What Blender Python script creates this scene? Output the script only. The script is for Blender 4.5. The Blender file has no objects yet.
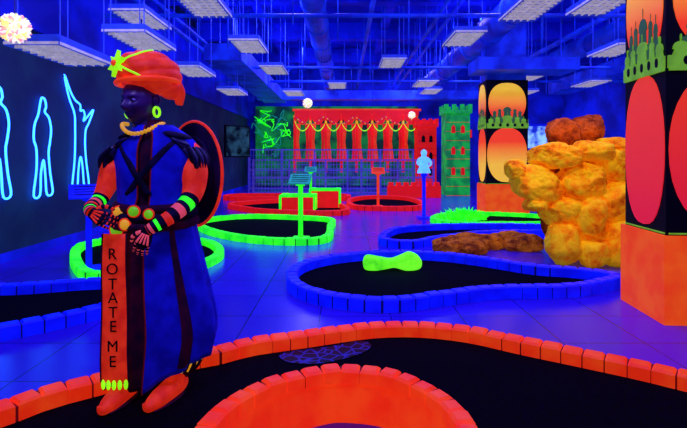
import bpy, math, random
from mathutils import Vector, Matrix, noise
random.seed(7)
scene=bpy.context.scene
scene.view_settings.view_transform='Standard'
scene.view_settings.look='None'

def S(r,g,b):
    f=lambda c:(c/12.92 if c<=.04045 else ((c+.055)/1.055)**2.4)
    return (f(r/255),f(g/255),f(b/255),1)

def mat(name,col,emit=0,rough=.6,col2=None,scale=8,ecol=None,bump=0,spec=.3,metal=0,detail=4,lo=.4,hi=.6):
    m=bpy.data.materials.new(name); m.use_nodes=True
    nt=m.node_tree; b=nt.nodes['Principled BSDF']
    b.inputs['Roughness'].default_value=rough
    b.inputs['Specular IOR Level'].default_value=spec
    b.inputs['Metallic'].default_value=metal
    b.inputs['Base Color'].default_value=col
    tc=nt.nodes.new('ShaderNodeTexCoord')
    n=nt.nodes.new('ShaderNodeTexNoise'); n.inputs['Scale'].default_value=scale; n.inputs['Detail'].default_value=detail
    nt.links.new(tc.outputs['Object'],n.inputs['Vector'])
    if col2 is None: col2=(col[0]*.8,col[1]*.8,col[2]*.8,1)
    r=nt.nodes.new('ShaderNodeValToRGB')
    r.color_ramp.elements[0].position=lo; r.color_ramp.elements[1].position=hi
    r.color_ramp.elements[0].color=col2; r.color_ramp.elements[1].color=col
    nt.links.new(n.outputs['Fac'],r.inputs['Fac'])
    nt.links.new(r.outputs['Color'],b.inputs['Base Color'])
    if emit>0:
        if ecol is not None: b.inputs['Emission Color'].default_value=ecol
        else: nt.links.new(r.outputs['Color'],b.inputs['Emission Color'])
        b.inputs['Emission Strength'].default_value=emit
    if bump>0:
        bp=nt.nodes.new('ShaderNodeBump'); bp.inputs['Strength'].default_value=bump; bp.inputs['Distance'].default_value=.02
        nt.links.new(n.outputs['Fac'],bp.inputs['Height']); nt.links.new(bp.outputs['Normal'],b.inputs['Normal'])
    return m
M={}
M['orange']=mat('fluor_orange',S(255,74,14),.5,.55,S(250,48,8),5)
M['mortar']=mat('fluor_mortar',S(130,12,8),.12,.8)
M['mortar_b']=mat('blue_mortar',S(6,12,110),.08,.8)
M['mortar_g']=mat('green_mortar',S(20,130,30),.25,.8)
M['orange_s']=mat('fluor_orange_cloth',S(255,58,22),.40,.6,S(225,38,14),14)
M['red']=mat('fluor_red',S(250,22,12),.5,.6)
M['green']=mat('fluor_green',S(50,255,25),1.0,.6,S(25,220,25),6)
M['ygreen']=mat('fluor_yellow_green',S(150,255,20),.9,.6)
M['bluebrick']=mat('blue_brick',S(6,24,250),.5,.45,S(4,14,215),5)
M['carpet']=mat('black_carpet',S(7,5,18),0,.95,S(3,3,9),60,spec=.03,bump=.2)
M['black']=mat('black_paint',S(6,5,14),0,.6,spec=.15)
M['navy']=mat('navy_cloth',S(24,28,210),.10,.7,S(14,16,165),7,spec=.06)
M['maroon']=mat('maroon_cloth',S(64,5,42),.06,.75,S(34,5,38),10,spec=.08)
M['darkcloth']=mat('dark_cloth',S(24,14,56),0,.8,S(10,8,30),20,spec=.1)
M['shield']=mat('shield_leather',S(30,10,60),0,.7,S(18,8,40),6,spec=.1)
M['face']=mat('dark_face_paint',S(62,26,110),0.03,.4,S(38,18,80),9,spec=.4)
M['gold']=mat('gold_beads',S(250,180,40),.5,.4)
M['pillbase']=mat('pillar_base_orange',S(255,92,10),.6,.7,S(250,68,6),5)
M['pink']=mat('pink_paint',S(255,90,100),.4,.6)
M['white']=mat('white_paper',S(250,250,235),.65,.6,S(235,225,225),20)
M['ppink']=mat('pink_paper',S(255,160,180),.65,.6)
M['pyel']=mat('yellow_paper',S(235,240,150),.65,.6)
M['grey']=mat('painted_steel',S(60,60,150),0,.5)
M['railing']=mat('railing_steel',S(110,100,200),.09,.5)
M['ceil']=mat('ceiling_paint',S(6,28,205),.15,.8,S(5,14,150),1)  # faint emission in the paint stands in for light on the ceiling
M['beam']=mat('beam_paint',S(14,40,230),.10,.7,S(8,22,170),1)  # beams too get a faint emission in place of light from below
M['duct']=mat('duct_metal',S(30,80,235),.12,.5,S(18,44,185),2,spec=.3)  # ducts also carry some emission to look lit
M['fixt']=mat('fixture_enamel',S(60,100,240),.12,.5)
M['louver']=mat('louver_glow',S(205,198,205),.42,.5)
M['neon']=mat('neon_tube',S(90,160,255),9,.4,ecol=S(30,100,255))
M['paleblue']=mat('pale_blue_panel',S(90,170,255),1.4,.5)
M['teal']=mat('teal_paint',S(20,170,130),.4,.6)

def empty(name,loc=(0,0,0),rz=0):
    o=bpy.data.objects.new(name,None); scene.collection.objects.link(o); o.location=loc; o.rotation_euler=(0,0,rz); o.empty_display_size=.1
    return o
def mk(name,verts,faces,mats,parent=None,smooth=False,fm=None,loc=None,rot=None):
    me=bpy.data.meshes.new(name); me.from_pydata([tuple(v) for v in verts],[],faces)
    if not isinstance(mats,(list,tuple)): mats=[mats]
    for m in mats: me.materials.append(m)
    if fm:
        for p,i in zip(me.polygons,fm): p.material_index=i
    if smooth:
        for p in me.polygons: p.use_smooth=True
    me.validate(); me.update()
    o=bpy.data.objects.new(name,me); scene.collection.objects.link(o)
    if parent: o.parent=parent
    if loc: o.location=loc
    if rot: o.rotation_euler=rot
    return o

class MB:
    def __init__(s): s.v=[]; s.f=[]; s.m=[]
    def add(s,v,f,m=0):
        k=len(s.v); s.v+= [Vector(p) for p in v]; s.f+=[tuple(i+k for i in q) for q in f]
        s.m+= (m if isinstance(m,list) else [m]*len(f))
    def box(s,c,d,m=0,R=None):
        x,y,z=d[0]/2,d[1]/2,d[2]/2
        v=[Vector(p) for p in [(-x,-y,-z),(x,-y,-z),(x,y,-z),(-x,y,-z),(-x,-y,z),(x,-y,z),(x,y,z),(-x,y,z)]]
        if R: v=[R@p for p in v]
        v=[p+Vector(c) for p in v]
        s.add(v,[(3,2,1,0),(4,5,6,7),(0,1,5,4),(1,2,6,5),(2,3,7,6),(3,0,4,7)],m)
    def cyl(s,p,q,r,m=0,n=10):
        v,f,t=tube([tuple(p)+(r,),tuple(q)+(r,)],n,1); s.add(v,f,m)
    def ell(s,c,r,m=0,nu=20,nv=12,fn=None,R=None):
        v=[];f=[]
        for j in range(nv+1):
            ph=math.pi*j/nv
            for i in range(nu):
                th=2*math.pi*i/nu
                p=Vector((math.sin(ph)*math.cos(th),math.sin(ph)*math.sin(th),math.cos(ph)))
                if fn: p=fn(p)
                p=Vector((p.x*r[0],p.y*r[1],p.z*r[2]))
                if R: p=R@p
                v.append(p+Vector(c))
        for j in range(nv):
            for i in range(nu):
                f.append((j*nu+i,(j+1)*nu+i,(j+1)*nu+(i+1)%nu,j*nu+(i+1)%nu))
        s.add(v,f,m)
    def prism(s,poly,y0,y1,m=0,T=None):
        n=len(poly)
        v=[Vector((a,y0,b)) for a,b in poly]+[Vector((a,y1,b)) for a,b in poly]
        if T: v=[T@p for p in v]
        f=[tuple(range(n)),tuple(range(2*n-1,n-1,-1))]+[(i,i+n,(i+1)%n+n,(i+1)%n) for i in range(n)]
        s.add(v,f,m)
    def done(s,name,mats,parent=None,smooth=False,**k):
        return mk(name,s.v,s.f,mats,parent,smooth,s.m,**k)

def cr(P,sub,closed=False):
    n=len(P); out=[]
    segs=n if closed else n-1
    for i in range(segs):
        if closed: a,b,c,d=[P[(i+k)%n] for k in (-1,0,1,2)]
        else: a,b,c,d=P[max(i-1,0)],P[i],P[i+1],P[min(i+2,n-1)]
        for k in range(sub):
            t=k/sub
            out.append([.5*((2*b[j])+(-a[j]+c[j])*t+(2*a[j]-5*b[j]+4*c[j]-d[j])*t*t+(-a[j]+3*b[j]-3*c[j]+d[j])*t**3) for j in range(len(b))])
    if not closed: out.append(list(P[-1]))
    return out

def tube(path,n=12,sub=6,flat=1,nrm=None,closed=False):
    pts=cr(path,sub,closed) if sub>1 or closed else [list(p) for p in path]
    L=len(pts); P=[Vector(p[:3]) for p in pts]; R=[max(p[3],.0005) for p in pts]
    v=[];f=[];ts=[]
    up=None
    for i in range(L):
        if closed: d=(P[(i+1)%L]-P[i-1])
        else: d=P[min(i+1,L-1)]-P[max(i-1,0)]
        d.normalize()
        if nrm is not None: a=Vector(nrm)-d*d.dot(Vector(nrm))
        else:
            if up is None: up=Vector((0,0,1)) if abs(d.z)<.9 else Vector((0,1,0))
            a=up-d*d.dot(up)
        a.normalize(); up=a; b=d.cross(a)
        for k in range(n):
            t=2*math.pi*k/n
            v.append(P[i]+a*math.cos(t)*R[i]*flat+b*math.sin(t)*R[i])
    rg=L if closed else L-1
    for i in range(rg):
        for k in range(n):
            j=(i+1)%L
            f.append((i*n+k,i*n+(k+1)%n,j*n+(k+1)%n,j*n+k)); ts.append(i/max(1,L-1))
    if not closed:
        f.append(tuple(range(n-1,-1,-1))); ts.append(0)
        f.append(tuple((L-1)*n+k for k in range(n))); ts.append(1)
    return v,f,ts

# ------------------------------------------------ room
H=5.4
XL,XR,YB,YF=-4.4,10.0,-3.0,22.0
def floor_mat():
    m=bpy.data.materials.new('tile_floor'); m.use_nodes=True; nt=m.node_tree; b=nt.nodes['Principled BSDF']
    tc=nt.nodes.new('ShaderNodeTexCoord'); br=nt.nodes.new('ShaderNodeTexBrick')
    br.offset=0; br.inputs['Scale'].default_value=1.0
    br.inputs['Brick Width'].default_value=.6; br.inputs['Row Height'].default_value=.6; br.inputs['Mortar Size'].default_value=.006
    br.inputs['Color1'].default_value=S(52,26,205); br.inputs['Color2'].default_value=S(44,22,192); br.inputs['Mortar'].default_value=S(20,14,125)
    nt.links.new(tc.outputs['Object'],br.inputs['Vector']); 
    n=nt.nodes.new('ShaderNodeTexNoise'); n.inputs['Scale'].default_value=1.3; nt.links.new(tc.outputs['Object'],n.inputs['Vector'])
    mx=nt.nodes.new('ShaderNodeMix'); mx.data_type='RGBA'; mx.blend_type='MULTIPLY'
    mx.inputs['Factor'].default_value=.25
    nt.links.new(br.outputs['Color'],mx.inputs['A']); nt.links.new(n.outputs['Fac'],mx.inputs['B'])
    nt.links.new(mx.outputs['Result'],b.inputs['Base Color'])
    nt.links.new(mx.outputs['Result'],b.inputs['Emission Color']); b.inputs['Emission Strength'].default_value=.08
    b.inputs['Roughness'].default_value=.2; b.inputs['Specular IOR Level'].default_value=.32
    return m
cx,cy=(XL+XR)/2,(YB+YF)/2; W=XR-XL; Dp=YF-YB
def simple_box(name,c,d,m,parent=None):
    b=MB(); b.box((0,0,0),d); return b.done(name,m,parent,loc=c)
simple_box('floor',(cx,cy,-.05),(W,Dp,.1),floor_mat())
simple_box('ceiling',(cx,cy,H+.05),(W,Dp,.1),M['ceil'])
wl=mat('wall_left_paint',S(26,66,84),0.04,.8,S(20,42,76),1.2)
wb=mat('wall_back_paint',S(12,44,200),.08,.8,S(8,26,140),1)
simple_box('wall_left',(XL-.05,cy,H/2),(.1,Dp,H),wl)
simple_box('wall_right',(XR+.05,cy,H/2),(.1,Dp,H),wb)
simple_box('wall_back',(cx,YF+.05,H/2),(W,.1,H),wb)
simple_box('wall_front',(cx,YB-.05,H/2),(W,.1,H),wb)
simple_box('baseboard_left',(XL+.012,cy,.06),(.022,Dp-.2,.12),M['beam'])
b=MB(); b.box((XL+.04,cy,3.2),(.06,Dp-.2,.1)); b.box((XL+.02,cy,4.2),(.03,Dp-.2,1.9)); b.done('trim_2',M['beam'])
b=MB()
for y in (4.2,7.6,11.0,14.4,17.8):
    b.box((cx,y,H-.27),(W-.02,.28,.5))
for x in (-2.2,1.2,4.6,8.0):
    b.box((x,cy,H-.14),(.2,Dp-.1,.24),0)
b.done('ceiling_beams',M['beam'])
b=MB()
for x,z,r in ((-.6,4.45,.24),(3.4,4.3,.3),(6.6,4.4,.26)):
    v,f,t=tube([(x,.5,z,r),(x,21.5,z,r)],20,1); b.add(v,f)
    y=1.5
    while y<21: 
        v,f,t=tube([(x,y,z,r+.025),(x,y+.06,z,r+.025)],20,1); b.add(v,f); 
        b.cyl((x,y+.03,z+r),(x,y+.03,H),.012); y+=1.6
b.done('ventilation_ducts',M['duct'],smooth=True)
b=MB()
for x,z,r in ((-3.6,4.1,.05),(-3.3,4.1,.035),(.6,4.5,.05),(1.9,4.2,.04),(2.15,4.2,.04),(5.3,4.2,.06)):
    b.cyl((x,.5,z),(x,21.8,z),r); 
    for y in range(2,21,3): b.cyl((x,y,z),(x,y,H),.01)
for y,z in ((8.6,3.9),(13,3.8),(16,3.9)):
    b.cyl((-4.3,y,z),(9.8,y,z),.04)
for i in range(50):
    x=random.uniform(-4,8); y=random.uniform(8,20); b.cyl((x,y,random.uniform(3.3,4)),(x,y,H),.014,0,6)
b.done('ceiling_pipes',M['duct'],smooth=True)
b=MB()
for (x,y,z,w,l,h) in ((-2.9,16,3.9,.9,9,.4),(7.6,9,3.8,.7,16,.4),(4.2,11.3,3.50,2.3,.9,.28),(1.0,19.6,3.9,9,.5,.35)):
    b.box((x,y,z),(w,l,h)); 
    b.box((x-w*.4,y,(z+H)/2),(.02,.02,H-z)); b.box((x+w*.4,y,(z+H)/2),(.02,.02,H-z))
b.done('rectangular_duct',M['duct'])

def fixture(x,y,z,w=.56,l=1.15,rz=0,tilt=0):
    e=empty('hanging_louver_light',(x,y,z),rz)
    b=MB()
    b.box((0,0,.06),(w,l,.02)); b.box((-w/2,0,0.01),(.02,l,.10)); b.box((w/2,0,0.01),(.02,l,.10)); b.box((0,-l/2,0.01),(w,.02,.10)); b.box((0,l/2,0.01),(w,.02,.10))
    for sx in (-1,1):
        for sy in (-1,1): b.cyl((sx*w*.4,sy*l*.4,.05),(sx*w*.4,sy*l*.4,H-z),.007,0,6)
    b.done('housing',M['fixt'],e)
    g=MB()
    for i in range(1,9): g.box((0,-l/2+l*i/9,-.03),(w-.04,.014,.03))
    for i in range(1,5): g.box((-w/2+w*i/5,0,-.03),(.012,l-.04,.03))
    g.box((0,-l/2-.011,-.02),(w,.004,.03)); g.box((-w/2-.011,0,-.02),(.004,l,.03)); g.box((w/2+.011,0,-.02),(.004,l,.03))
    for i in (-1,1): g.cyl((i*w*.25,-l/2+.05,.025),(i*w*.25,l/2-.05,.025),.014,0,8)
    g.done('louver_grid',M['louver'],e)
for a in ((-2.05,7.0,3.6),(-1.88,9.6,3.6),(-1.76,12.2,3.6),(-3.2,5.5,2.55),(-2.9,6.9,3.05),(-3.0,9.6,3.1),(-3.0,13,3.15),
          (3.75,6.9,3.6),(2.8,7.2,3.6),(2.3,9.2,3.65),(4.9,12.6,3.5),(7.1,13.8,3.5),(2.35,13.8,3.5),(-.2,15.5,3.7),(6.2,16.5,3.6),(5.4,9.5,3.5),(1.2,11.8,3.7),(-3.4,8.1,3.7),(3.0,16.5,3.65),(-1.6,15.5,3.45)):
    fixture(*a)

# ------------------------------------------------ borders
def resample(P,step,closed):
    pts=[Vector((p[0],p[1],0)) for p in cr([list(p) for p in P],16,closed)]
    if closed: pts.append(pts[0].copy())
    L=[0]
    for i in range(1,len(pts)): L.append(L[-1]+(pts[i]-pts[i-1]).length)
    n=max(3,round(L[-1]/step)); out=[]; j=0
    for k in range(n+1):
        s=L[-1]*k/n
        while j<len(L)-2 and L[j+1]<s: j+=1
        t=(s-L[j])/max(1e-6,L[j+1]-L[j]); out.append(pts[j].lerp(pts[j+1],min(1,t)))
    return out
def bricks(b,pts,w,h,z0=0,gap=.0045,jit=.004,m=0,closed=True,mm=1):
    for i in range(len(pts)-1):
        p,q=pts[i],pts[i+1]; d=(q-p); ln=d.length; d.normalize(); nn=Vector((-d.y,d.x,0))
        p2=p+d*gap; q2=q-d*gap; hh=h+random.uniform(-jit,jit); c=.013
        def ring(z,ins): 
            return [p2+d*ins+nn*(w/2-ins)+Vector((0,0,z)),p2+d*ins-nn*(w/2-ins)+Vector((0,0,z)),q2-d*ins-nn*(w/2-ins)+Vector((0,0,z)),q2-d*ins+nn*(w/2-ins)+Vector((0,0,z))]
        v=ring(z0,0)+ring(z0+hh-c,0)+ring(z0+hh,c)
        f=[]
        for k in (0,4):
            for i2 in range(4): f.append((k+i2,k+(i2+1)%4,k+4+(i2+1)%4,k+4+i2))
        f.append((8,9,10,11)); f.append((3,2,1,0))
        b.add(v,f,m)
    N=len(pts); v=[]; f=[]
    for i in range(N):
        if closed: a=pts[(i-1)%(N-1)] if i>0 else pts[N-2]; c2=pts[(i+1)%(N-1)] if i<N-1 else pts[1]
        else: a=pts[max(0,i-1)]; c2=pts[min(N-1,i+1)]
        d=(c2-a).normalized(); nn=Vector((-d.y,d.x,0)); ww=w/2-.006
        for s_,z in ((-1,z0+.001),(-1,z0+h-.016),(1,z0+h-.016),(1,z0+.001)): v.append(pts[i]+nn*s_*ww+Vector((0,0,z)))
    for i in range(N-1):
        for k in range(4): f.append((i*4+k,i*4+(k+1)%4,i*4+4+(k+1)%4,i*4+4+k))
    b.add(v,f,mm)
MORT={'fluor_orange':'mortar','fluor_red':'mortar','fluor_green':'mortar_g','blue_brick':'mortar_b'}
def hole(pts,mt,closed=True,w=.12,h=.1,step=.145,z0=0,carpet=True,extra=None):
    e=empty('mini_golf_hole')
    r=resample(pts,step,closed); b=MB(); bricks(b,r,w,h,z0,closed=closed)
    b.done('brick_border',[mt,M[MORT[mt.name]]],e)
    if carpet:
        rr=r[:-1] if closed else r
        poly=[(p.x,p.y,.01) for p in rr]+(extra or [])
        mk('putting_carpet',poly,[tuple(range(len(poly)))],M['carpet'],e)
    return e
near=[(-2.6,1.6),(-2.15,2.0),(-1.74,2.43),(-1.60,2.61),(-1.35,2.80),(-1.05,3.05),(-.837,3.16),(-.643,3.30),(-.31,3.43),(.2,3.62),(.58,3.64),(.93,3.53),(1.22,3.33),(1.54,3.125),(1.82,2.94),(2.02,2.78),(2.4,2.5),(2.9,2.2)]
e=hole(near,M['orange'],False,extra=[(2.9,-.5,.01),(-2.6,-.5,.01)],step=.125)
ring=[(-.55,1.92),(-.485,2.12),(-.345,2.30),(-.118,2.42),(.008,2.445),(.207,2.40),(.36,2.27),(.46,2.11),(.49,1.92),(.47,1.7),(.37,1.5),(.18,1.37),(-.03,1.33),(-.25,1.36),(-.45,1.5),(-.55,1.7)]
r=resample(ring,.1,True); b=MB(); bricks(b,r,.085,.07,.22)
rr=resample(ring,.03,True)
N=len(rr)-1; v=[];f=[]
c0=Vector((-.03,1.9,0))
for p in rr[:-1]:
    d=(p-c0).normalized()
    for s,z in ((-.035,0),(-.035,.222),(.035,.222),(.035,0)): v.append(p+d*s+Vector((0,0,z)))
for i in range(N):
    j=(i+1)%N
    for k in range(4): f.append((i*4+k,i*4+(k+1)%4,j*4+(k+1)%4,j*4+k))
b.add(v,f)
e2=empty('round_brick_hazard'); b.done('brick_wall_ring',[M['orange'],M['mortar']],e2)
mk('hazard_floor',[(p.x,p.y,.02) for p in rr[:-1]],[tuple(range(N))],mat('hazard_purple',S(90,20,120),.05,.7),e2)
def stone_mat():
    m=bpy.data.materials.new('crazy_paving'); m.use_nodes=True; nt=m.node_tree; bb=nt.nodes['Principled BSDF']
    tc=nt.nodes.new('ShaderNodeTexCoord'); vo=nt.nodes.new('ShaderNodeTexVoronoi'); vo.feature='DISTANCE_TO_EDGE'; vo.inputs['Scale'].default_value=13
    r=nt.nodes.new('ShaderNodeValToRGB'); r.color_ramp.elements[0].position=.04; r.color_ramp.elements[1].position=.09
    r.color_ramp.elements[0].color=S(44,54,150); r.color_ramp.elements[1].color=S(8,8,32)
    nt.links.new(tc.outputs['Object'],vo.inputs['Vector']); nt.links.new(vo.outputs['Distance'],r.inputs['Fac']); nt.links.new(r.outputs['Color'],bb.inputs['Base Color']); bb.inputs['Specular IOR Level'].default_value=.1
    return m
pp=resample([(-.42,3.28),(-.1,3.4),(.12,3.5),(.2,3.42),(.1,3.26),(-.15,3.12),(-.36,3.14)],.05,True)[:-1]
mk('paving_patch',[(p.x,p.y,.016) for p in pp],[tuple(range(len(pp)))],stone_mat(),e)

hole([(-.17,6.08),(-.52,5.6),(-.54,5.04),(-.37,4.61),(-.03,4.34),(.41,4.24),(.9,4.42),(1.42,4.62),(1.98,4.66),(2.4,4.76),(2.9,5.1),(2.6,5.4),(2.2,5.55),(1.7,6.0),(1.2,6.3),(.5,6.4)],M['bluebrick'],h=.12)
hole([(.7,7.3),(.62,7.7),(1.0,8.6),(2.0,9.0),(3.2,9.05),(4.0,8.8),(4.2,8.4),(3.2,8.25),(2.4,8.15),(1.5,7.6),(1.05,7.2)],M['bluebrick'],h=.12,step=.18)
hole([(-.25,9.0),(-.29,7.7),(-.84,7.45),(-1.68,7.8),(-2.5,8.7),(-2.9,9.8),(-2.2,10.6),(-1.0,10.4),(-.28,10.0)],M['green'],step=.17,h=.11)
hole([(-3.57,6.38),(-2.99,5.5),(-2.67,5.3),(-2.16,5.36),(-1.76,5.77),(-1.68,6.5),(-2.03,7.3),(-2.6,7.65),(-3.6,7.6),(-3.85,7.1)],M['green'],step=.16)
hole([(-4.2,2.7),(-3.3,3.0),(-2.7,3.45),(-2.25,3.85),(-1.95,4.3),(-2.0,4.8),(-2.5,4.95),(-3.2,4.75),(-4.15,4.6),(-4.25,3.7)],M['bluebrick'],h=.11)
hole([(-3.1,13.2),(-2.3,11.9),(-1.5,11.4),(-.3,11.2),(.1,11.6),(-.1,13),(-.7,14),(-2,14.3)],M['red'],step=.2,h=.13)
hole([(.3,12.6),(1.2,12.2),(2,12.5),(2.2,14),(1.9,15.3),(.9,15.7),(.2,14.5)],M['red'],step=.2,h=.13)
hole([(1.9,10.2),(2.2,9.55),(3.2,9.45),(4.2,9.6),(4.7,10.3),(3.9,11.0),(2.6,11.2)],M['green'],step=.18,h=.1)
hole([(5.0,6.4),(6.0,6.1),(7.2,6.6),(7.4,8),(6.4,9),(5.2,8.3)],M['bluebrick'],step=.18,h=.12)
hole([(-3.6,15.2),(-1.5,14.9),(0,15.1),(.0,16.2),(-1.5,16.4),(-3.6,16.2)],M['red'],step=.25,h=.15)

def planter(x,y,w,d,h):
    e=empty('obstacle_box',(x,y,0.012))
    b=MB()
    for sx,sy,ww,dd in ((0,-1,w,.1),(0,1,w,.1),(-1,0,.1,d-.1),(1,0,.1,d-.1)):
        b.box((sx*(w/2-.05),sy*(d/2-.05),h/2),(ww,dd,h))
    b.box((0,0,h*.3),(w-.2,d-.2,h*.6))
    b.done('walls',M['red'],e)
    g=MB()
    for sx,sy,ww,dd in ((0,-1,w+.06,.14),(0,1,w+.06,.14),(-1,0,.14,d),(1,0,.14,d)):
        g.box((sx*(w/2-.05),sy*(d/2-.05),h+.025),(ww,dd,.05))
    for sx in (-1,1): 
        for sy in (-1,1): g.box((sx*w/2,sy*d/2,h/2),(.06,.06,h))
    g.done('green_rim',M['green'],e)
planter(-1.15,12.3,.85,.7,.36)
planter(-.5,13.2,.8,.6,.45)
b=MB(); b.box((0,0,.2),(1.8,.3,.4)); 
for i in range(7): b.box((-.78+i*.26,0,.46),(.15,.3,.12))
b.done('low_crenellated_wall',M['red'],loc=(2.4,16.4,0))

def stand(x,y,h,mt,pm,rz=0,w=.36,board=True):
    e=empty('hole_sign_stand' if board else 'figurine_post',(x,y,.012),rz)
    b=MB(); b.box((0,0,.015),(.26,.26,.03)); b.box((0,0,.03+(h-.05)/2),(.07,.05,h-.05)); b.box((0,-.02,h-.04),(.14,.06,.06))
    b.done('post',mt,e)
    if not board: return e
    R=Matrix.Rotation(math.radians(35),3,'X')
    p=MB(); p.box((0,-.03,h+.04),(w,.26,.02),0,R)
    p.done('tilted_board',pm,e)
    q=MB(); 
    for i in range(4):
        q.box(Vector((0,-.03,h+.04))+R@Vector((0,.08-.05*i,.012)),(w*.75,.012,.004),0,R)
    q.done('rule_lines',M['black'],e)
stand(-3.05,5.75,.9,M['bluebrick'],M['bluebrick'],.5,.42)
stand(-.71,7.95,.95,M['green'],M['teal'],-.1)
e=stand(1.8,10.75,1.0,M['bluebrick'],M['paleblue'],.2,.34,False)
b=MB()
prof=[(0,.16,.10),(.06,.15,.09),(.16,.10,.07),(.26,.12,.075),(.33,.13,.07),(.37,.06,.05),(.40,.055,.055),(.45,.07,.065),(.50,.055,.05),(.54,.0,.0)]
pr=cr([list(p) for p in prof],4); v=[];f=[]
for z,rx,ry in pr:
    for k in range(16):
        a=k*math.pi/8; v.append((max(rx,.002)*math.cos(a)*(1+.06*math.sin(4*a)*(z<.3)),max(ry,.002)*math.sin(a),1.0+z))
for i in range(len(pr)-1):
    for k in range(16): f.append((i*16+k,i*16+(k+1)%16,i*16+16+(k+1)%16,i*16+16+k))
b.add(v,f)
for s_ in (-1,1):
    v,f,t=tube([(s_*.11,0,1.32,.03),(s_*.16,-.03,1.22,.026),(s_*.09,-.09,1.16,.022)],8,4); b.add(v,f)
b.done('glowing_blue_figurine',M['paleblue'],e,True)
stand(.95,13.2,.95,M['orange'],M['orange'])
stand(-1.0,14.65,.95,M['green'],M['teal'])

# ------------------------------------------------ rocks
def boulder(b,c,r,seed,m=0,sub=4,npl=14,rough=.035,pw=3.6):
    rnd=random.Random(seed)
    import bmesh
    bm=bmesh.new(); bmesh.ops.create_icosphere(bm,subdivisions=sub,radius=1)
    pl=[]
    for i in range(npl):
        while True:
            n=Vector((rnd.uniform(-1,1),rnd.uniform(-1,1),rnd.uniform(-1,1)))
            if .1<n.length<1: break
        pl.append((n.normalized(),rnd.uniform(.88,1.08)))
    off=Vector((seed*3.1,seed*1.7,0))
    rz=Matrix.Rotation(rnd.uniform(-.4,.4),3,'Z')@Matrix.Rotation(rnd.uniform(-.18,.18),3,'X')@Matrix.Rotation(rnd.uniform(-.16,.16),3,'Y')
    for v in bm.verts:
        d=v.co.normalized(); rr=1/((abs(d.x)**pw+abs(d.y)**pw+abs(d.z)**pw)**(1/pw))
        for n,k in pl:
            q=n.dot(d)
            if q>.05: rr=min(rr,k/q)
        rr*=1+rough*noise.noise(d*3+off)*1.5+rough*.9*noise.noise(d*8+off)+rough*.5*noise.noise(d*20+off)
        c1=noise.noise(d*2.0+off*2); c2=noise.noise(d*3.5-off)
        rr*=1-.08*max(0,1-abs(c1)*16)-.03*max(0,1-abs(c2)*12)
        p=rz@(d*rr)
        v.co=Vector((p.x*r[0],p.y*r[1],p.z*r[2]))
    vs=[v.co+Vector(c) for v in bm.verts]; fs=[tuple(x.index for x in f.verts) for f in bm.faces]
    bm.free(); b.add(vs,fs,m)
def rockmat(name,c1,c2,c3,em,sc=3.5):
    m=bpy.data.materials.new(name); m.use_nodes=True; nt=m.node_tree; bb=nt.nodes['Principled BSDF']
    tc=nt.nodes.new('ShaderNodeTexCoord'); n=nt.nodes.new('ShaderNodeTexNoise'); n.inputs['Scale'].default_value=sc; n.inputs['Detail'].default_value=9; n.inputs['Roughness'].default_value=.72
    r=nt.nodes.new('ShaderNodeValToRGB'); r.color_ramp.elements[0].position=.34; r.color_ramp.elements[0].color=c3
    r.color_ramp.elements[1].position=.56; r.color_ramp.elements[1].color=c1
    x=r.color_ramp.elements.new(.44); x.color=c2
    nt.links.new(tc.outputs['Object'],n.inputs['Vector']); nt.links.new(n.outputs['Fac'],r.inputs['Fac'])
    nt.links.new(r.outputs['Color'],bb.inputs['Base Color']); nt.links.new(r.outputs['Color'],bb.inputs['Emission Color']); bb.inputs['Emission Strength'].default_value=em
    bp=nt.nodes.new('ShaderNodeBump'); bp.inputs['Strength'].default_value=.9; bp.inputs['Distance'].default_value=.05
    nt.links.new(n.outputs['Fac'],bp.inputs['Height']); nt.links.new(bp.outputs['Normal'],bb.inputs['Normal'])
    bb.inputs['Roughness'].default_value=.85; bb.inputs['Specular IOR Level'].default_value=.08
    return m
RM=rockmat('golden_rock',S(255,205,20),S(255,150,6),S(200,84,4),.16,5)
RD=rockmat('brown_rock',S(225,100,24),S(165,62,16),S(70,22,20),.1,6)
RR=rockmat('rubble_rock',S(225,130,24),S(160,72,16),S(70,26,20),.1,6)
RG=rockmat('glow_rock',S(110,255,40),S(90,245,30),S(50,190,40),.9)
b=MB()
RK=[((3.15,6.40,.30),(.38,.42,.30),0),((2.80,6.22,.68),(.25,.32,.22),0),((3.40,6.30,.80),(.32,.40,.29),0),((2.48,6.22,1.02),(.27,.33,.24),0),
    ((3.04,6.20,1.08),(.30,.34,.25),0),((2.74,6.22,1.38),(.30,.33,.17),0),((3.48,6.30,1.27),(.22,.34,.24),0),((2.22,6.22,1.20),(.12,.2,.13),0),
    ((3.02,6.62,1.68),(.20,.24,.22),1),((3.36,6.62,1.72),(.21,.24,.22),1),((2.76,6.05,.26),(.20,.22,.26),0),((3.46,5.98,.28),(.25,.22,.28),0),((3.10,5.95,.17),(.20,.18,.18),0),
    ((3.06,6.0,.64),(.20,.2,.24),0),((3.66,6.55,.6),(.18,.4,.55),0),((3.18,6.2,1.44),(.24,.3,.13),0),((2.42,6.08,.76),(.12,.2,.09),0),((3.52,6.3,1.52),(.17,.28,.1),0),((2.90,6.4,1.0),(.42,.2,.5),2),((3.2,6.6,.8),(.45,.25,.75),2)]
RI=rockmat('crevice_shade_rock',S(190,80,8),S(120,42,6),S(60,18,10),.06,6)  # core boulders coloured darker: crevice shade put into the colour
for i,(c,r,m) in enumerate(RK):
    boulder(b,c,r,i+3,m,sub=5 if i<10 else 4)
for v in b.v: v.z=max(v.z,.012)
b.done('rock_formation',[RM,RD,RI],smooth=True)
b=MB()
for i in range(46):
    x=random.uniform(1.45,2.75); y=random.uniform(6.75,7.2)+(.2 if x>1.9 else 0); s=random.uniform(.07,.19)
    boulder(b,(x,y,.02+s*.35),(s*1.2,s,s*.8),50+i,0,sub=3,rough=.08)
for v in b.v: v.z=max(v.z,.012)
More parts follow.
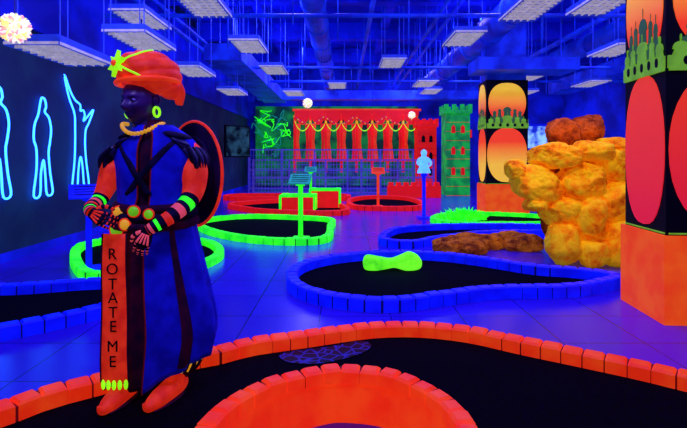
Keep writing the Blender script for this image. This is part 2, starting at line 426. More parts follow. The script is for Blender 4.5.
b.done('rubble_pile',RR)
b=MB()
pl=cr([(-.38,.02),(-.39,.12),(-.34,.17),(-.2,.15),(-.06,.13),(.06,.17),(.16,.21),(.26,.17),(.30,.1),(.27,.02),(.12,.0),(-.02,.035),(-.12,.02),(-.26,.0)],4,True)
b.prism([(p[0],p[1]) for p in pl],-.09,.09)
o=b.done('fluorescent_boot_obstacle',RG,loc=(.63,5.75,.013)); mo=o.modifiers.new('b','BEVEL'); mo.width=.03; mo.segments=3; mo.limit_method='ANGLE'; mo.angle_limit=1.2
b=MB()
for i in range(240):
    a=random.uniform(0,6.28); rr=random.uniform(0,.5); x=rr*math.cos(a); y=rr*.5*math.sin(a); hgt=random.uniform(.12,.32)*(1-rr*.8)
    dx,dy=random.uniform(-.1,.1),random.uniform(-.1,.1); w=.02
    b.add([(x-w,y,0),(x+w,y,0),(x+dx+w,y+dy,hgt*.6),(x+dx-w,y+dy,hgt*.6),(x+dx*1.8,y+dy*1.8,hgt)],[(0,1,2,3),(3,2,4)])
b.done('artificial_grass_clump',M['green'],loc=(2.6,10.4,.012))

# ------------------------------------------------ pillars
def capsule(x0,x1,z0,z1,n=16):
    cxx=(x0+x1)/2; r=(x1-x0)/2; zz=(z1-z0)/2; cz=(z0+z1)/2
    return [(cxx+r*math.copysign(abs(math.cos(t))**.8,math.cos(t)),cz+zz*math.copysign(abs(math.sin(t))**.95,math.sin(t))) for t in [2*math.pi*k/(n*2) for k in range(n*2)]]
def skyline(x0,x1,z0,h):
    W=x1-x0; pts=[(0,0),(1,0),(1,.3)]
    def dome(c,w,base,top):
        o=[(c+w,base)]
        for k in range(9):
            a=math.pi*k/8*.5
            o.append((c+w*1.35*math.cos(a)**.8,base+(top-base)*.62*math.sin(a)))
        o.append((c+.004,top)); L=[(2*c-p[0],p[1]) for p in reversed(o)]
        return o+[(c,top+.06)]+L
    for c,w,bs,tp in ((.9,.045,.45,.75),(.74,.045,.6,.82),(.5,.1,.6,1.0),(.26,.045,.6,.82),(.1,.045,.45,.75)):
        pts.append((c+w+.02,.3)); pts+=dome(c,w,bs,tp); pts.append((c-w-.02,.3))
    pts.append((0,.3))
    return [(x0+p[0]*W,z0+p[1]*h) for p in pts]
def gradmat(name,c1,c2,z0,z1,em):
    m=bpy.data.materials.new(name); m.use_nodes=True; nt=m.node_tree; bb=nt.nodes['Principled BSDF']
    tc=nt.nodes.new('ShaderNodeTexCoord'); sp=nt.nodes.new('ShaderNodeSeparateXYZ'); mr=nt.nodes.new('ShaderNodeMapRange')
    mr.inputs['From Min'].default_value=z0; mr.inputs['From Max'].default_value=z1
    r=nt.nodes.new('ShaderNodeValToRGB'); r.color_ramp.elements[0].color=c1; r.color_ramp.elements[1].color=c2
    nt.links.new(tc.outputs['Object'],sp.inputs[0]); nt.links.new(sp.outputs['Z'],mr.inputs['Value']); nt.links.new(mr.outputs[0],r.inputs['Fac'])
    nt.links.new(r.outputs['Color'],bb.inputs['Base Color']); nt.links.new(r.outputs['Color'],bb.inputs['Emission Color']); bb.inputs['Emission Strength'].default_value=em
    return m
G1=gradmat('ellipse_red_orange',S(240,24,50),S(255,62,14),.85,2.0,.6)
G2=gradmat('ellipse_yellow_orange',S(255,190,50),S(255,64,14),1.2,1.75,.7)
G3=gradmat('ellipse_top',S(255,60,14),S(255,200,40),2.45,3.0,.7)
OL=mat('castle_olive',S(120,190,40),.5,.7)
OD=mat('castle_teal',S(60,110,60),.35,.7)
def pillar(x,y,w,d,rz,gm,cm):
    e=empty('painted_pillar',(x,y,0),rz)
    b=MB(); b.box((w/2,d/2,.36),(w+.06,d+.06,.72)); b.done('base',M['pillbase'],e)
    b=MB(); b.box((w/2,d/2,.72+1.25),(w,d,2.5)); b.done('black_shaft',M['black'],e)
    b=MB(); b.box((w/2,d/2,(3.22+H-.52)/2),(w-.06,d-.06,H-.52-3.22)); b.done('upper_shaft',M['duct'],e)
    faces=[(Matrix.Identity(4),w),(Matrix.Translation((0,d,0))@Matrix.Rotation(-math.pi/2,4,'Z'),d),(Matrix.Translation((w,0,0))@Matrix.Rotation(math.pi/2,4,'Z'),d),(Matrix.Translation((w,d,0))@Matrix.Rotation(math.pi,4,'Z'),w)]
    a=MB(); t=MB(); c=MB(); ln=MB()
    for T,ww in faces:
        a.prism(capsule(ww*.02,ww*.98,.77,2.07),-.008,.004,0,T)
        t.prism(capsule(ww*.05,ww*.95,2.2,3.15),-.008,.004,0,T)
        c.prism(skyline(ww*.01,ww*.99,2.08,.34),-.022,.002,0,T)
        c.prism(skyline(ww*.12,ww*.88,2.2,.44),-.015,.002,1,T)
        for k in range(5):
            c.prism(capsule(ww*(.12+.175*k),ww*(.19+.175*k),2.1,2.18,4),-.026,-.02,2,T)
        ln.prism([(ww*.02,.73),(ww*.98,.73),(ww*.98,.742),(ww*.02,.742)],-.01,.002,0,T)
        ln.prism([(ww*.02,2.06),(ww*.98,2.06),(ww*.98,2.08),(ww*.02,2.08)],-.024,.002,0,T)
    a.done('ellipse_panel',gm,e); t.done('upper_ellipse',G3,e); c.done('castle_skyline',[OL,OD,M['black']],e); ln.done('green_line',OL,e)
pillar(2.62,3.90,1.0,.66,math.radians(-5),G1,OL)
pillar(3.42,11.5,1.0,.66,0,G2,OL)
pillar(7.9,8.0,.9,.66,0,G2,OL)

# ------------------------------------------------ left wall
def neon(u0,z0,pl,closed=True):
    P=[(XL+.05,u0+u,z0+z,.014) for u,z in pl]
    v,f,t=tube(P,8,4,closed=closed); mk('neon_golfer_outline',v,f,M['neon'],None,True)
fig1=[(-.06,1.30),(-.02,1.40),(.05,1.38),(.08,1.28),(.05,1.2),(.15,1.12),(.2,.95),(.17,.75),(.14,.6),(.18,.3),(.24,.02),(.1,0),(.06,.3),(.02,.5),(-.04,.3),(-.06,0),(-.2,0),(-.14,.35),(-.14,.65),(-.2,.8),(-.18,1.0),(-.1,1.15)]
neon(6.94,.82,fig1)
neon(7.9,.87,[(-.42,1.78),(-.26,1.55),(-.12,1.42),(.03,1.36),(.04,1.26),(.12,1.28),(.17,1.2),(.13,1.1),(.28,1.2),(.45,1.32),(.3,1.08),(.2,.95),(.18,.7),(.22,.4),(.3,.02),(.16,0),(.1,.35),(.04,.5),(-.02,.3),(-.06,0),(-.2,0),(-.14,.4),(-.12,.7),(-.12,.95),(-.14,1.2),(-.3,1.45)])
neon(6.04,.85,fig1)
e=empty('wall_tv',(-3.85,17.4,1.95),math.radians(50))
b=MB(); b.box((0,0,0),(1.1,.08,1.15)); b.done('tv_frame',M['black'],e)
b=MB(); b.box((0,-.045,0),(1.0,.01,1.05)); b.done('tv_screen',mat('tv_screen_glass',S(40,80,80),.5,.2,S(4,10,16),3),e)
b=MB(); b.cyl((0,.03,0),(-.33,.36,0),.03); b.done('tv_bracket',M['black'],e)

# ------------------------------------------------ back scenery
b=MB(); b.box((-.3,21.9,1.9),(7.4,.1,3.6),0)
b.done('green_backdrop',mat('backdrop_green',S(16,160,60),.35,.8,S(8,60,50),1.5))
e=empty('circus_tent_mural',(0,21.7,0))
b=MB()
x=-2.2
while x<3.2:
    b.box((x,.05,2.0),(.12,.06,2.6)); 
    pts=[(x+.7*k/10,3.35-.5*math.sin(math.pi*k/10)**.7) for k in range(11)]+[(x+.7,3.5),(x,3.5)]
    b.prism(pts,-.06,.0,0); 
    pts=[(x+.7*k/10,3.0-.45*math.sin(math.pi*k/10)**.7) for k in range(11)]; pts+=[(p[0],p[1]+.05) for p in reversed(pts)]
    b.prism(pts,-.04,.0,2)
    b.prism([(x+.1,1.2),(x+.28,1.2),(x+.18,2.1),(x+.26,2.9),(x+.06,2.9),(x+.06,2.1)],-.03,.03,1); b.prism([(x+.48,1.2),(x+.6,1.2),(x+.64,2.9),(x+.46,2.9),(x+.52,2.1)],-.03,.03,0)
    x+=.7
b.box((.6,.0,3.52),(5.8,.1,.1),1)
b.box((.6,-.02,1.25),(5.8,.1,.12),0)
b.done('drapes',[M['red'],M['orange'],M['ygreen']],e)
b=MB()
for i in range(30):
    x=random.uniform(-4.0,-2.6); z=random.uniform(1.6,3.3)
    v,f,t=tube([(x+random.uniform(-.3,.3),0,z+random.uniform(-.3,.3),.02) for _ in range(4)],6,4); b.add(v,f,i%2)
b.done('graffiti_lines',[M['teal'],M['green']],loc=(0,21.8,0),smooth=True)
def tower(x,y,w,h,mt,wm,name='castle_tower'):
    e=empty(name,(x,y,0)); b=MB()
    b.box((0,0,h/2),(w,w,h)); b.box((0,0,h+.06),(w+.14,w+.14,.12))
    k=4; s=(w+.14)/(2*k-1)
    for i in range(k):
        for sy in (-1,1): b.box((-(w+.14)/2+s*(.5+2*i),sy*((w+.14)/2-.05),h+.22),(s,.1,.2))
    for sx in (-1,1): b.box((sx*((w+.14)/2-.05),0,h+.22),(.1,s*1.2,.2))
    b.done('tower_body',mt,e)
    q=MB()
    for zz in (.25,.5,.76):
        for xx in ((-.2,.2)):
            q.prism([(xx*w-.07,h*zz),(xx*w+.07,h*zz),(xx*w+.07,h*zz+.22),(xx*w,h*zz+.3),(xx*w-.07,h*zz+.22)],-w/2-.01,-w/2+.01)
    for i in range(9): q.prism([(-w/2,h*i/9),(w/2,h*i/9),(w/2,h*i/9+.012),(-w/2,h*i/9+.012)],-w/2-.005,-w/2+.01)
    q.done('windows',wm,e)
tower(4.1,17.6,.85,2.95,mat('tower_green',S(24,190,60),.5,.7,S(14,130,60),3),M['red'])
tower(3.35,19.6,.75,2.6,M['red'],M['black'])
tower(4.9,20.3,.7,2.2,M['red'],M['ygreen'])
b=MB()
def fence(x0,x1,y,h):
    n=int((x1-x0)/1.1)
    for i in range(n+1):
        x=x0+(x1-x0)*i/n; b.box((x,y,h/2),(.06,.06,h))
    for z in (.12,h*.5,h-.02): b.box(((x0+x1)/2,y,z),(x1-x0,.04,.05))
    k=int((x1-x0)/.12)
    for i in range(k): b.box((x0+(x1-x0)*(i+.5)/k,y,h*.5+.05),(.012,.012,h-.2))
    for i in range(8): b.box(((x0+x1)/2,y,.15+i*(h-.2)/8),(x1-x0,.01,.012))
fence(-3.2,3.2,17.0,1.3); fence(-3.8,2.8,19.3,1.7)
b.done('mesh_fence',M['railing'])
e=empty('wall_poster',(8.6,21.93,0))
b=MB(); b.box((0,0,2.3),(1.6,.06,1.2)); b.done('frame',M['beam'],e)
b=MB(); b.box((0,-.035,2.3),(1.4,.02,1.0)); b.done('print',mat('poster_print',S(150,210,255),.9,.6,S(20,40,160),2.5),e)
def pompom(x,y,z,r,name='hanging_pompom'):
    e=empty(name,(x,y,z)); b=MB()
    rnd=random.Random(3)
    for i in range(190):
        d=Vector((rnd.gauss(0,1),rnd.gauss(0,1),rnd.gauss(0,1))).normalized(); a=d.orthogonal().normalized(); c=d.cross(a)
        an=rnd.uniform(0,6.28); s=a*math.cos(an)+c*math.sin(an); w=r*.2
        b.add([d*r*.3,d*r*.75+s*w,d*r*1.0+s*w*.4,d*r*1.08-s*w*.3,d*r*.75-s*w],[(0,1,2,3,4)],rnd.choice([0,0,0,1,2]))
    b.ell((0,0,0),(r*.6,)*3,0)
    b.done('petals',[M['white'],M['ppink'],M['pyel']],e)
    q=MB(); q.cyl((0,0,r*.6),(0,0,H-z),.004,0,6); q.done('string',M['grey'],e)
pompom(-2.74,4.0,2.43,.12)
pompom(-1.05,14,2.95,.14)
pompom(2.3,16.2,2.8,.12)
b=MB()
for i in range(30):
    t=i/29; b.ell((-2.2+5.4*t,21.3,3.2-.35*abs(math.sin(t*math.pi*4))),(.035,.035,.035),0,8,6)
v,f,tt=tube([(-2.2+5.4*k/40,21.3,3.22-.35*abs(math.sin(k/40*math.pi*4)),.008) for k in range(41)],6,1); b.add(v,f,1)
b.done('string_lights',[M['gold'],M['grey']])

# ------------------------------------------------ statue
st=empty('turbaned_genie_statue',(-1.085,2.80,.012)); st.scale=(.97,.97,.975)
keys=[(.05,-.27,.25,.20),(.25,-.285,.31,.22),(.40,-.29,.33,.22),(.65,-.28,.28,.20),(.92,-.25,.22,.17),(1.12,-.21,.19,.15),(1.3,-.225,.215,.155),(1.43,-.235,.225,.14),(1.50,-.18,.17,.11),(1.55,-.12,.09,.08),(1.60,-.10,.045,.06)]
KS=cr([list(k) for k in keys],8)
def ringp(z):
    for i in range(len(KS)-1):
        if KS[i][0]<=z<=KS[i+1][0]:
            t=(z-KS[i][0])/(KS[i+1][0]-KS[i][0]+1e-9); return [KS[i][j]*(1-t)+KS[i+1][j]*t for j in range(4)]
    return KS[0] if z<KS[0][0] else KS[-1]
def bodypt(z,t,off=0,fold=1):
    k=ringp(z); c=(k[1]+k[2])/2; rx=(k[2]-k[1])/2+off; ry=k[3]+off
    am=fold*(.06*max(0,1-z/1.05)+.010)
    s=1+am*math.sin(10*t+1.2*math.sin(2*t)+z*1.5)+am*.5*math.sin(19*t+z*3)
    return Vector((c+rx*s*math.sin(t),-ry*s*math.cos(t),z))
def hem(t): return .05+.17*max(0,math.sin(t))**.7 if math.sin(t)>0 else .05
v=[];f=[];nt_=72;nz=44
for j in range(nz+1):
    for i in range(nt_):
        t=2*math.pi*i/nt_; z0=hem(t)+.01; z=z0+(1.60-z0)*j/nz
        v.append(bodypt(z,t,-.012))
for j in range(nz):
    for i in range(nt_): f.append((j*nt_+i,j*nt_+(i+1)%nt_,(j+1)*nt_+(i+1)%nt_,(j+1)*nt_+i))
f.append(tuple(nz*nt_+i for i in range(nt_))); f.append(tuple(range(nt_-1,-1,-1)))
mk('tunic',v,f,M['maroon'],st,True)
def opening(z):
    s=min(1,max(0,(z-.9)/.25)); s=s*s*(3-2*s)
    return math.radians(2+6*s), math.radians(360-55+43*s)
v=[];f=[];n2=120;e1=[];e2_=[]
for j in range(nz+1):
    zc=.05+(1.56-.05)*j/nz; a0,a1=opening(zc)
    for i in range(n2+1):
        t=a0+(a1-a0)*i/n2; z0=hem(t); z=z0+(1.56-z0)*j/nz
        p=bodypt(z,t,.008); v.append(p)
        if i==0: e1.append(p)
        if i==n2: e2_.append(p)
for j in range(nz):
    for i in range(n2): f.append((j*(n2+1)+i,j*(n2+1)+i+1,(j+1)*(n2+1)+i+1,(j+1)*(n2+1)+i))
o=mk('blue_robe',v,f,M['navy'],st,True); s=o.modifiers.new('t','SOLIDIFY'); s.thickness=.01; s.offset=1
b=MB()
for ee in (e1,e2_):
    v,f,t=tube([(p.x,p.y-.008,p.z,.005) for p in ee],8,1); b.add(v,f)
b.done('robe_trim',M['mortar'],st,True)
v=[];f=[]
for j in range(25):
    z=.2+ .9*j/24
    for i in range(5):
        t=math.radians(34+ (6+12*(1-j/24))*i/4); v.append(bodypt(z,t,.024))
for j in range(24):
    for i in range(4): f.append((j*5+i,j*5+i+1,(j+1)*5+i+1,(j+1)*5+i))
mk('robe_flap',v,f,M['maroon'],st,True)
def sashpt(u,w):
    z=.95-.81*u; xc=-.165+.02*u; hw=.068+.010*u
    y=-.195-.035*math.sin(u*math.pi*.5)-.012*(1-w*w)-.006*math.sin(u*9)
    return Vector((xc+hw*w,y,z))
v=[];f=[]
for j in range(31):
    for i in range(9): v.append(sashpt(j/30,-1+i/4))
for j in range(30):
    for i in range(8): f.append((j*9+i,(j+1)*9+i,(j+1)*9+i+1,j*9+i+1))
o=mk('orange_sash',v,f,M['orange_s'],st,True); s=o.modifiers.new('t','SOLIDIFY'); s.thickness=.012; s.offset=-1
b=MB()
for w in (-1,1):
    vv,ff,t=tube([tuple(sashpt(j/20,w*.98))+(.005,) for j in range(21)],6,1); b.add(vv,ff)
b.done('sash_piping',M['maroon'],st,True)
b=MB()
for i in range(5):
    p=sashpt(1,-.8+i*.4); b.ell((p.x,p.y+.0,p.z-.012),(.012,.01,.028),0,10,8); 
b.done('sash_fringe',M['ygreen'],st,True)
def letter(ch,x,y,z,size,parent,mt):
    cu=bpy.data.curves.new('letter','FONT'); cu.body=ch; cu.size=size; cu.extrude=.002; cu.align_x='CENTER'; cu.align_y='CENTER'
    o=bpy.data.objects.new('tmp',cu); scene.collection.objects.link(o)
    bpy.context.view_layer.update()
    me=bpy.data.meshes.new_from_object(o.evaluated_get(bpy.context.evaluated_depsgraph_get()))
    bpy.data.objects.remove(o)
    me.materials.clear(); me.materials.append(mt)
    q=bpy.data.objects.new('sash_letter_'+ch.lower(),me); scene.collection.objects.link(q); q.parent=parent; q.location=(x,y,z); q.rotation_euler=(math.pi/2,0,0); q.scale=(.95,1,1)
for ch,pz in zip('ROTATEME',(.84,.758,.676,.60,.52,.445,.34,.258)):
    u=(.95-pz)/.81; p=sashpt(u,0); letter(ch,p.x,p.y-.008,pz,.088,st,M['black'])
b=MB()
for z,m,rr in ((1.0,0,.028),(1.05,1,.03),(1.10,0,.026)):
    v,f,t=tube([tuple(bodypt(z-.02*math.cos(a),a,.016,0))+(rr,) for a in [2*math.pi*k/40 for k in range(40)]],10,1,closed=True,flat=1); b.add(v,f,m)
b.done('waist_belt',[M['maroon'],M['darkcloth']],st,True)
b=MB()
for x,z,rx,rz_,m in ((-.165,1.065,.033,.03,0),(-.055,1.075,.030,.028,1),(-.19,.965,.036,.048,1),(-.11,1.0,.028,.03,0),(.03,1.06,.025,.025,1)):
    p=bodypt(z,math.asin(max(-.95,min(.95,(x+.01)/.21))),.045,0)
    b.ell((x,p.y-.01,z),(rx,.018,rz_),m,18,10)
    v,f,t=tube([(x+rx*1.1*math.cos(a),p.y-.008,z+rz_*1.1*math.sin(a),.006) for a in [k*math.pi/8 for k in range(16)]],6,1,closed=True); b.add(v,f,2)
b.done('belt_jewels',[M['gold'],mat('green_jewel',S(120,220,30),.5,.3),M['orange_s']],st,True)
e=empty('back_shield',(.135,.26,1.27),math.radians(-35)); e.parent=st
b=MB()
b.ell((0,0,0),(.28,.03,.34),0,36,14)
v,f,t=tube([(.28*math.cos(a),0,.34*math.sin(a),.010) for a in [k*math.pi/24 for k in range(48)]],8,1,closed=True); b.add(v,f,1)
v,f,t=tube([(.2*math.cos(a),-.024,.24*math.sin(a),.008) for a in [k*math.pi/24 for k in range(48)]],8,1,closed=True); b.add(v,f,0)
b.done('shield_disc',[M['shield'],M['orange_s']],e,True)
hd=empty('head',(-.09,-.035,1.70)); hd.parent=st; hd.rotation_euler=(math.radians(6),0,math.radians(-22)); hd.scale=(1.14,1.1,1.08)
def headfn(p):
    x,y,z=p.x*.083,p.y*.1,p.z*.135
    fr=max(0,-p.y)
    if z<0:
        q=(-z/.135); x*=1-.38*q**1.6; y*=1-.12*q**1.5 if y<0 else 1-.3*q**1.3
    g=lambda a,b,sx,sz: math.exp(-((x-a)/sx)**2-((z-b)/sz)**2)*fr
    dy=-.03*g(0,-.022,.013,.022)-.016*g(0,.005,.010,.03)-.012*g(0,-.064,.024,.008)-.010*g(0,-.08,.02,.008)+.006*g(0,-.072,.03,.004)-.016*g(0,-.112,.024,.018)
    for sgn in (-1,1):
        dy+=.017*g(sgn*.032,.012,.02,.015); dy-=.009*g(sgn*.03,.036,.026,.009); dy-=.008*g(sgn*.046,-.02,.02,.02); dy-=.012*g(sgn*.012,-.03,.007,.009)
    return Vector((x,y+dy,z))
b=MB(); b.ell((0,0,0),(1,1,1),0,72,56,headfn)
b.done('face',M['face'],hd,True)
b=MB()
for s_ in (-1,1):
    b.ell((s_*.032,-.078,.012),(.0145,.012,.010),0,16,10)
    b.ell((s_*.032,-.0885,.012),(.006,.003,.006),1,12,8)
b.done('eyes',[mat('eye_white',S(120,110,190),0,.3),M['black']],hd,True)
b=MB()
for s_ in (-1,1):
    v,f,t=tube([(s_*.084,.01,.03,.006),(s_*.1,.022,.032,.008),(s_*.102,.028,.005,.008),(s_*.092,.016,-.025,.009),(s_*.084,.006,-.034,.005)],8,4); b.add(v,f)
    b.ell((s_*.088,.014,0),(.008,.014,.028),0,12,8)
b.done('ears',M['face'],hd,True)
b=MB()
for s_ in (-1,1):
    v,f,t=tube([(s_*.095,.012+.022*math.cos(a),-.055+.026*math.sin(a),.007) for a in [k*math.pi/8 for k in range(16)]],8,1,closed=True); b.add(v,f)
b.done('hoop_earrings',M['ygreen'],hd,True)
b=MB(); v,f,t=tube([(-.075,.0,1.50,.07),(-.078,-.01,1.56,.06),(-.085,-.015,1.64,.056)],20,5); b.add(v,f); b.done('neck',M['face'],st,True)
def turbfn(p):
    a=p.z*.9+p.x*.55; c=p.z*.9-p.x*.5
    f1=abs(math.sin(a*5.5+.4)); f2=abs(math.sin(c*5.5+1.0))
    k=.5+.5*math.tanh(p.x*6+1)
    r=1+.085*((f1**.6)*(1-k)+(f2**.6)*k)-.05
    q=p*r
    if q.z<0: q.z*=.95
    return q
TC=Vector((-.055,.005,1.878)); TR=(.188,.180,.134); TM=Matrix.Rotation(math.radians(8),3,'Y')
tb=MB(); tb.ell(TC,TR,0,96,64,turbfn,TM)
tb.ell((.06,.05,1.80),(.07,.09,.075),0,40,24,turbfn)
v,f,t=tube([(.075,.03,1.83,.05),(.105,.06,1.77,.042),(.10,.09,1.70,.022)],14,5,flat=.5,nrm=(0,1,0)); tb.add(v,f)
tb.done('orange_turban',M['orange_s'],st,True)
def tsurf(az,el,k=1.0):
    p=Vector((math.cos(el)*math.sin(az),-math.cos(el)*math.cos(az),math.sin(el)))
    q=turbfn(p); q=Vector((q.x*TR[0],q.y*TR[1],q.z*TR[2])); return TC+TM@(q*k)
b=MB()
v,f,t=tube([(-.055+.175*math.sin(a),.0-.172*math.cos(a),1.822+.012*math.sin(a),.016) for a in [math.radians(-100+200*k/24) for k in range(25)]],8,1); b.add(v,f)
for az0,az1,e0,e1_ in ((-38,30,5,80),(-38,-95,5,-8),(-38,10,5,-18)):
    P=[tuple(tsurf(math.radians(az0+(az1-az0)*k/14),math.radians(e0+(e1_-e0)*k/14),1.01))+(.0065,) for k in range(15)]
    v,f,t=tube(P,6,1); b.add(v,f,1)
b.done('turban_band',[M['orange'],M['ygreen']],st,True)
sp=tsurf(math.radians(-38),math.radians(5),1.06)
T=Matrix.Translation(sp)@Matrix.Rotation(math.radians(-34),4,'Z')@Matrix.Rotation(math.radians(-8),4,'X')@Matrix.Rotation(math.radians(8),4,'Y')
poly=[]
for k in range(12):
    a=math.pi/2+k*math.pi/6; rr=(.078 if k%2==0 else .028); poly.append((rr*math.cos(a)*.85,rr*math.sin(a)))
b=MB(); b.prism(poly,-.012,.012,0,T); b.ell(T@Vector((0,-.014,0)),(.018,.014,.018),1,14,10)
b.done('star_brooch',[M['ygreen'],M['orange']],st)
b=MB()
for k in range(23):
    a=math.radians(-105+210*k/22); c=math.cos(a)
    p=Vector((-.075+.115*math.sin(a),-.02-.125*c,1.575-.065*c*max(0,c)))
    b.ell(p,(.0125,.0125,.0125),0,10,8)
b.done('bead_necklace',M['gold'],st,True)
b=MB()
for sx,cx_ in ((1,.17),(-1,-.18)):
    for k in range(6):
        R=Matrix.Rotation(math.radians(sx*(14+13*k)),3,'Y')
        b.ell((cx_+sx*(-.05+.027*k),-.01,1.505-.030*k),(.09,.12-.003*k,.026),k%2,24,10,None,R)
    for k in range(11):
        a=math.radians(-80+160*k/10)
        x=cx_+sx*(.07+.045*math.cos(a)); y=-.01-.125*math.sin(a)
        v,f,t=tube([(x-sx*.03,y*.8,1.43,.018),(x+sx*.010,y,1.375,.020),(x+sx*.02,y*1.05,1.315,.004)],8,4,flat=.5,nrm=(sx,0,0)); b.add(v,f,k%2)
b.done('feathered_pauldrons',[M['darkcloth'],mat('pauldron_blue',S(30,24,84),0,.5)],st,True)
b=MB()
for s0,s1 in (((.14,1.47),(-.12,1.16)),((-.17,1.45),(.02,1.16))):
    P=[]
    for k in range(13):
        t=k/12; x=s0[0]*(1-t)+s1[0]*t; z=s0[1]*(1-t)+s1[1]*t; kk=ringp(z); c=(kk[1]+kk[2])/2; rx=(kk[2]-kk[1])/2
        q=max(-.97,min(.97,(x-c)/rx)); P.append((x,-(kk[3]+.02)*math.sqrt(1-q*q),z,.018))
    v,f,t=tube(P,10,1,flat=.4,nrm=(0,-1,0)); b.add(v,f)
b.done('chest_straps',M['darkcloth'],st,True)
armM=[M['orange_s'],M['darkcloth'],M['green'],M['pink'],M['bluebrick']]
def arm(name,path,sleeve_end):
    v,f,ts=tube(path,20,10)
    fm=[]
    for t in ts:
        if t<sleeve_end: fm.append(0)
        else:
            k=int((t-sleeve_end)/(1-sleeve_end)*11.99); fm.append([1,2,1,3,1,0,1,2,1,3,1,0][k])
    mk(name,v,f,armM,st,True,fm)
arm('left_arm',[(.18,.0,1.45,.045),(.21,.0,1.38,.072),(.225,-.03,1.28,.084),(.235,-.06,1.19,.066),(.22,-.12,1.12,.05),(.16,-.215,1.05,.042),(.085,-.265,1.0,.033),(.055,-.275,.98,.03)],.52)
arm('right_arm',[(-.20,.0,1.44,.045),(-.235,.0,1.38,.060),(-.255,-.04,1.29,.068),(-.275,-.07,1.2,.054),(-.29,-.12,1.13,.043),(-.29,-.2,1.1,.039),(-.27,-.255,1.085,.032),(-.26,-.265,1.08,.03)],.52)
handM=[M['darkcloth'],M['pink'],M['orange_s']]
def hand(name,wrist,d,n,side,spread=.5,curl=.6,m1=2):
    d=Vector(d).normalized(); n=Vector(n); n=(n-d*d.dot(n)).normalized(); s=d.cross(n); s=s if s.dot(Vector(side))>0 else -s
    w=Vector(wrist); b=MB()
    p=[tuple(w-d*.01)+(.026,),tuple(w+d*.02)+(.034,),tuple(w+d*.055)+(.042,),tuple(w+d*.085)+(.042,),tuple(w+d*.098)+(.03,)]
    v,f,t=tube(p,16,5,flat=.42,nrm=n); b.add(v,f,0)
    for i,(off,L) in enumerate(((.031,.075),(.0105,.085),(-.0105,.08),(-.031,.062))):
        b0=w+d*.082+s*off; dd=(d+s*off*spread*6).normalized(); pts=[]; pos=b0; ang=.12
        pts.append(tuple(pos)+(.0098,))
        for j,fr in enumerate((.42,.32,.26)):
            ang+=curl*(.7 if j else .5)
            stp=dd*math.cos(ang)+n*math.sin(ang); pos=pos+stp*L*fr; pts.append(tuple(pos)+(.0095-.0015*(j+1),))
        v,f,t=tube(pts,10,4); fm=[(m1 if int(x*7.99)%2==0 else 0) for x in t]; b.add(v,f,fm)
        v,f,t=tube([tuple(w+d*.025+s*off*.5-n*.013)+(.005,),tuple(w+d*.08+s*off-n*.015)+(.006,)],8,3); b.add(v,f,m1)
    t0=w+d*.025+s*.028; pts=[tuple(t0)+(.012,),tuple(t0+s*.028+d*.022+n*.008)+(.0115,),tuple(t0+s*.040+d*.052+n*.02)+(.010,),tuple(t0+s*.036+d*.075+n*.032)+(.007,)]
    v,f,t=tube(pts,10,4); b.add(v,f,[(m1 if int(x*5.99)%2==0 else 0) for x in t])
    b.done(name,handM,st,True)
hand('left_hand',(.055,-.275,.985),(-.35,-.05,-.93),(-.1,1,0),(-1,0,0),.6,.35,1)
hand('right_hand',(-.265,-.262,1.08),(.75,-.2,-.35),(.2,.9,-.3),(0,0,1),.5,.5,2)
b=MB()
for path in ([(.12,.0,.6,.10),(.15,-.01,.4,.13),(.16,-.02,.22,.13),(.13,-.03,.11,.075),(.13,-.03,.06,.06)],[(-.13,.0,.6,.09),(-.13,-.02,.35,.10),(-.13,-.04,.15,.08),(-.13,-.05,.06,.06)]):
    v,f,t=tube(path,24,6); b.add(v,f,0)
for k in range(7):
    a=math.radians(-25+19*k)
    P=[(.15+.135*math.sin(a)+.0,-.015-.135*math.cos(a),.36,.006),(.16+.134*math.sin(a+.15),-.02-.134*math.cos(a+.15),.23,.007),(.14+.1*math.sin(a+.25),-.03-.1*math.cos(a+.25),.14,.006)]
    v,f,t=tube(P,8,4); b.add(v,f,1)
b.done('striped_trousers',[M['maroon'],M['gold']],st,True)
def shoe(name,x,y,ang,L=.28):
    T=Matrix.Translation((x,y,0))@Matrix.Rotation(ang,4,'Z')
    P=[(0,.09,.045,.035),(0,.06,.055,.052),(0,0,.055,.058),(0,-.08,.045,.055),(0,-.15,.035,.048),(0,-.2,.032,.03),(0,-.225,.045,.014),(0,-.235,.065,.006)]
    v,f,t=tube(P,18,5); v=[T@Vector((p.x,p.y,max(p.z,.002))) for p in v]
    b=MB(); b.add(v,f,0)
    v,f,t=tube([(0,.075,.005,.03),(0,0,.006,.06),(0,-.1,.006,.062),(0,-.19,.006,.04)],16,5,flat=.12,nrm=(0,0,1)); b.add([T@Vector(p) for p in v],f,1)
    v,f,t=tube([(0,.02,.16,.048),(0,.02,.1,.056),(0,.0,.05,.055)],16,4); b.add([T@Vector(p) for p in v],f,0)
    b.done(name,[M['orange_s'],M['maroon']],st,True)
shoe('left_shoe',.13,-.10,math.radians(-20))
shoe('right_shoe',-.13,-.12,math.radians(-12))

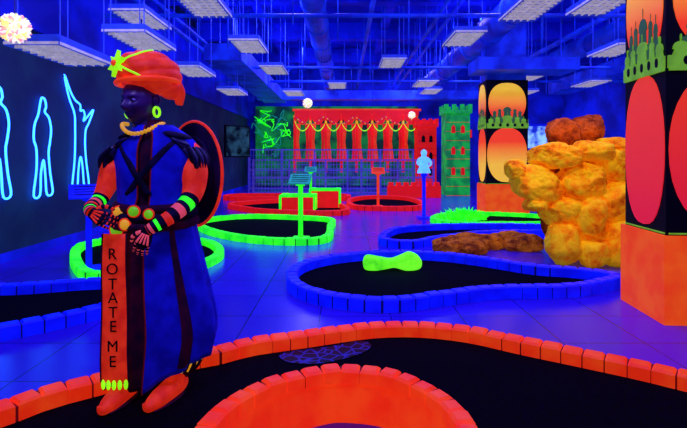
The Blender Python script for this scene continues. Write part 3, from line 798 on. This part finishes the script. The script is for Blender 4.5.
# ------------------------------------------------ lights
def area(name,loc,size,power,col,target=None,sy=None):
    l=bpy.data.lights.new(name,'AREA'); l.shape='RECTANGLE'; l.size=size; l.size_y=sy or size; l.energy=power; l.color=col
    o=bpy.data.objects.new(name,l); scene.collection.objects.link(o); o.location=loc
    if target is not None: o.rotation_euler=(Vector(target)-Vector(loc)).to_track_quat('-Z','Y').to_euler()
    return o
BL=(.24,.20,1.0)
area('blacklight_bank',(-1,0.6,4.6),1.0,150,(.36,.3,1),(-.9,3.2,.8))
area('blacklight_bank',(2.2,0.8,4.6),1.0,120,BL,(2.6,5,.6))
for x,y,p in ((-2.4,5.4,110),(1.5,5.9,130),(5.0,5.9,130),(-1.0,9,130),(3.2,9,130),(7,9,120)):
    area('blacklight_bank',(x,y,4.85),1.2,p,BL,(x,y+.3,0),.4)
for x,y,p in ((-2,12,150),(3.2,12,160),(8,12,150),(-1,15.3,160),(3.5,15.3,160),(-1,18.9,180),(2.6,18.9,180),(7,18.9,180)):
    area('blacklight_bank',(x,y,4.92),1.4,p,BL,(x,y+.9,0),.3)
l=bpy.data.lights.new('added_rock_spot','SPOT'); l.energy=420; l.color=(1,.82,.45); l.spot_size=math.radians(26); l.spot_blend=.5; l.shadow_soft_size=.06  # added lamp for shading contrast on the rock, not a lamp of the room
o=bpy.data.objects.new('added_rock_spot',l); scene.collection.objects.link(o); o.location=(1.5,3.4,4.7); o.rotation_euler=(Vector((3.0,6.3,.95))-o.location).to_track_quat('-Z','Y').to_euler()
w=bpy.data.worlds.new('World'); scene.world=w; w.use_nodes=True
w.node_tree.nodes['Background'].inputs[0].default_value=(.02,.02,.3,1); w.node_tree.nodes['Background'].inputs[1].default_value=.2

cam=bpy.data.cameras.new('Camera'); co=bpy.data.objects.new('Camera',cam); scene.collection.objects.link(co)
co.location=(0,0,1.35); co.rotation_euler=(math.pi/2,0,0); cam.sensor_width=36; cam.lens=480/687*36; cam.shift_y=-(214-158)/687
cam.clip_start=.05
scene.camera=co
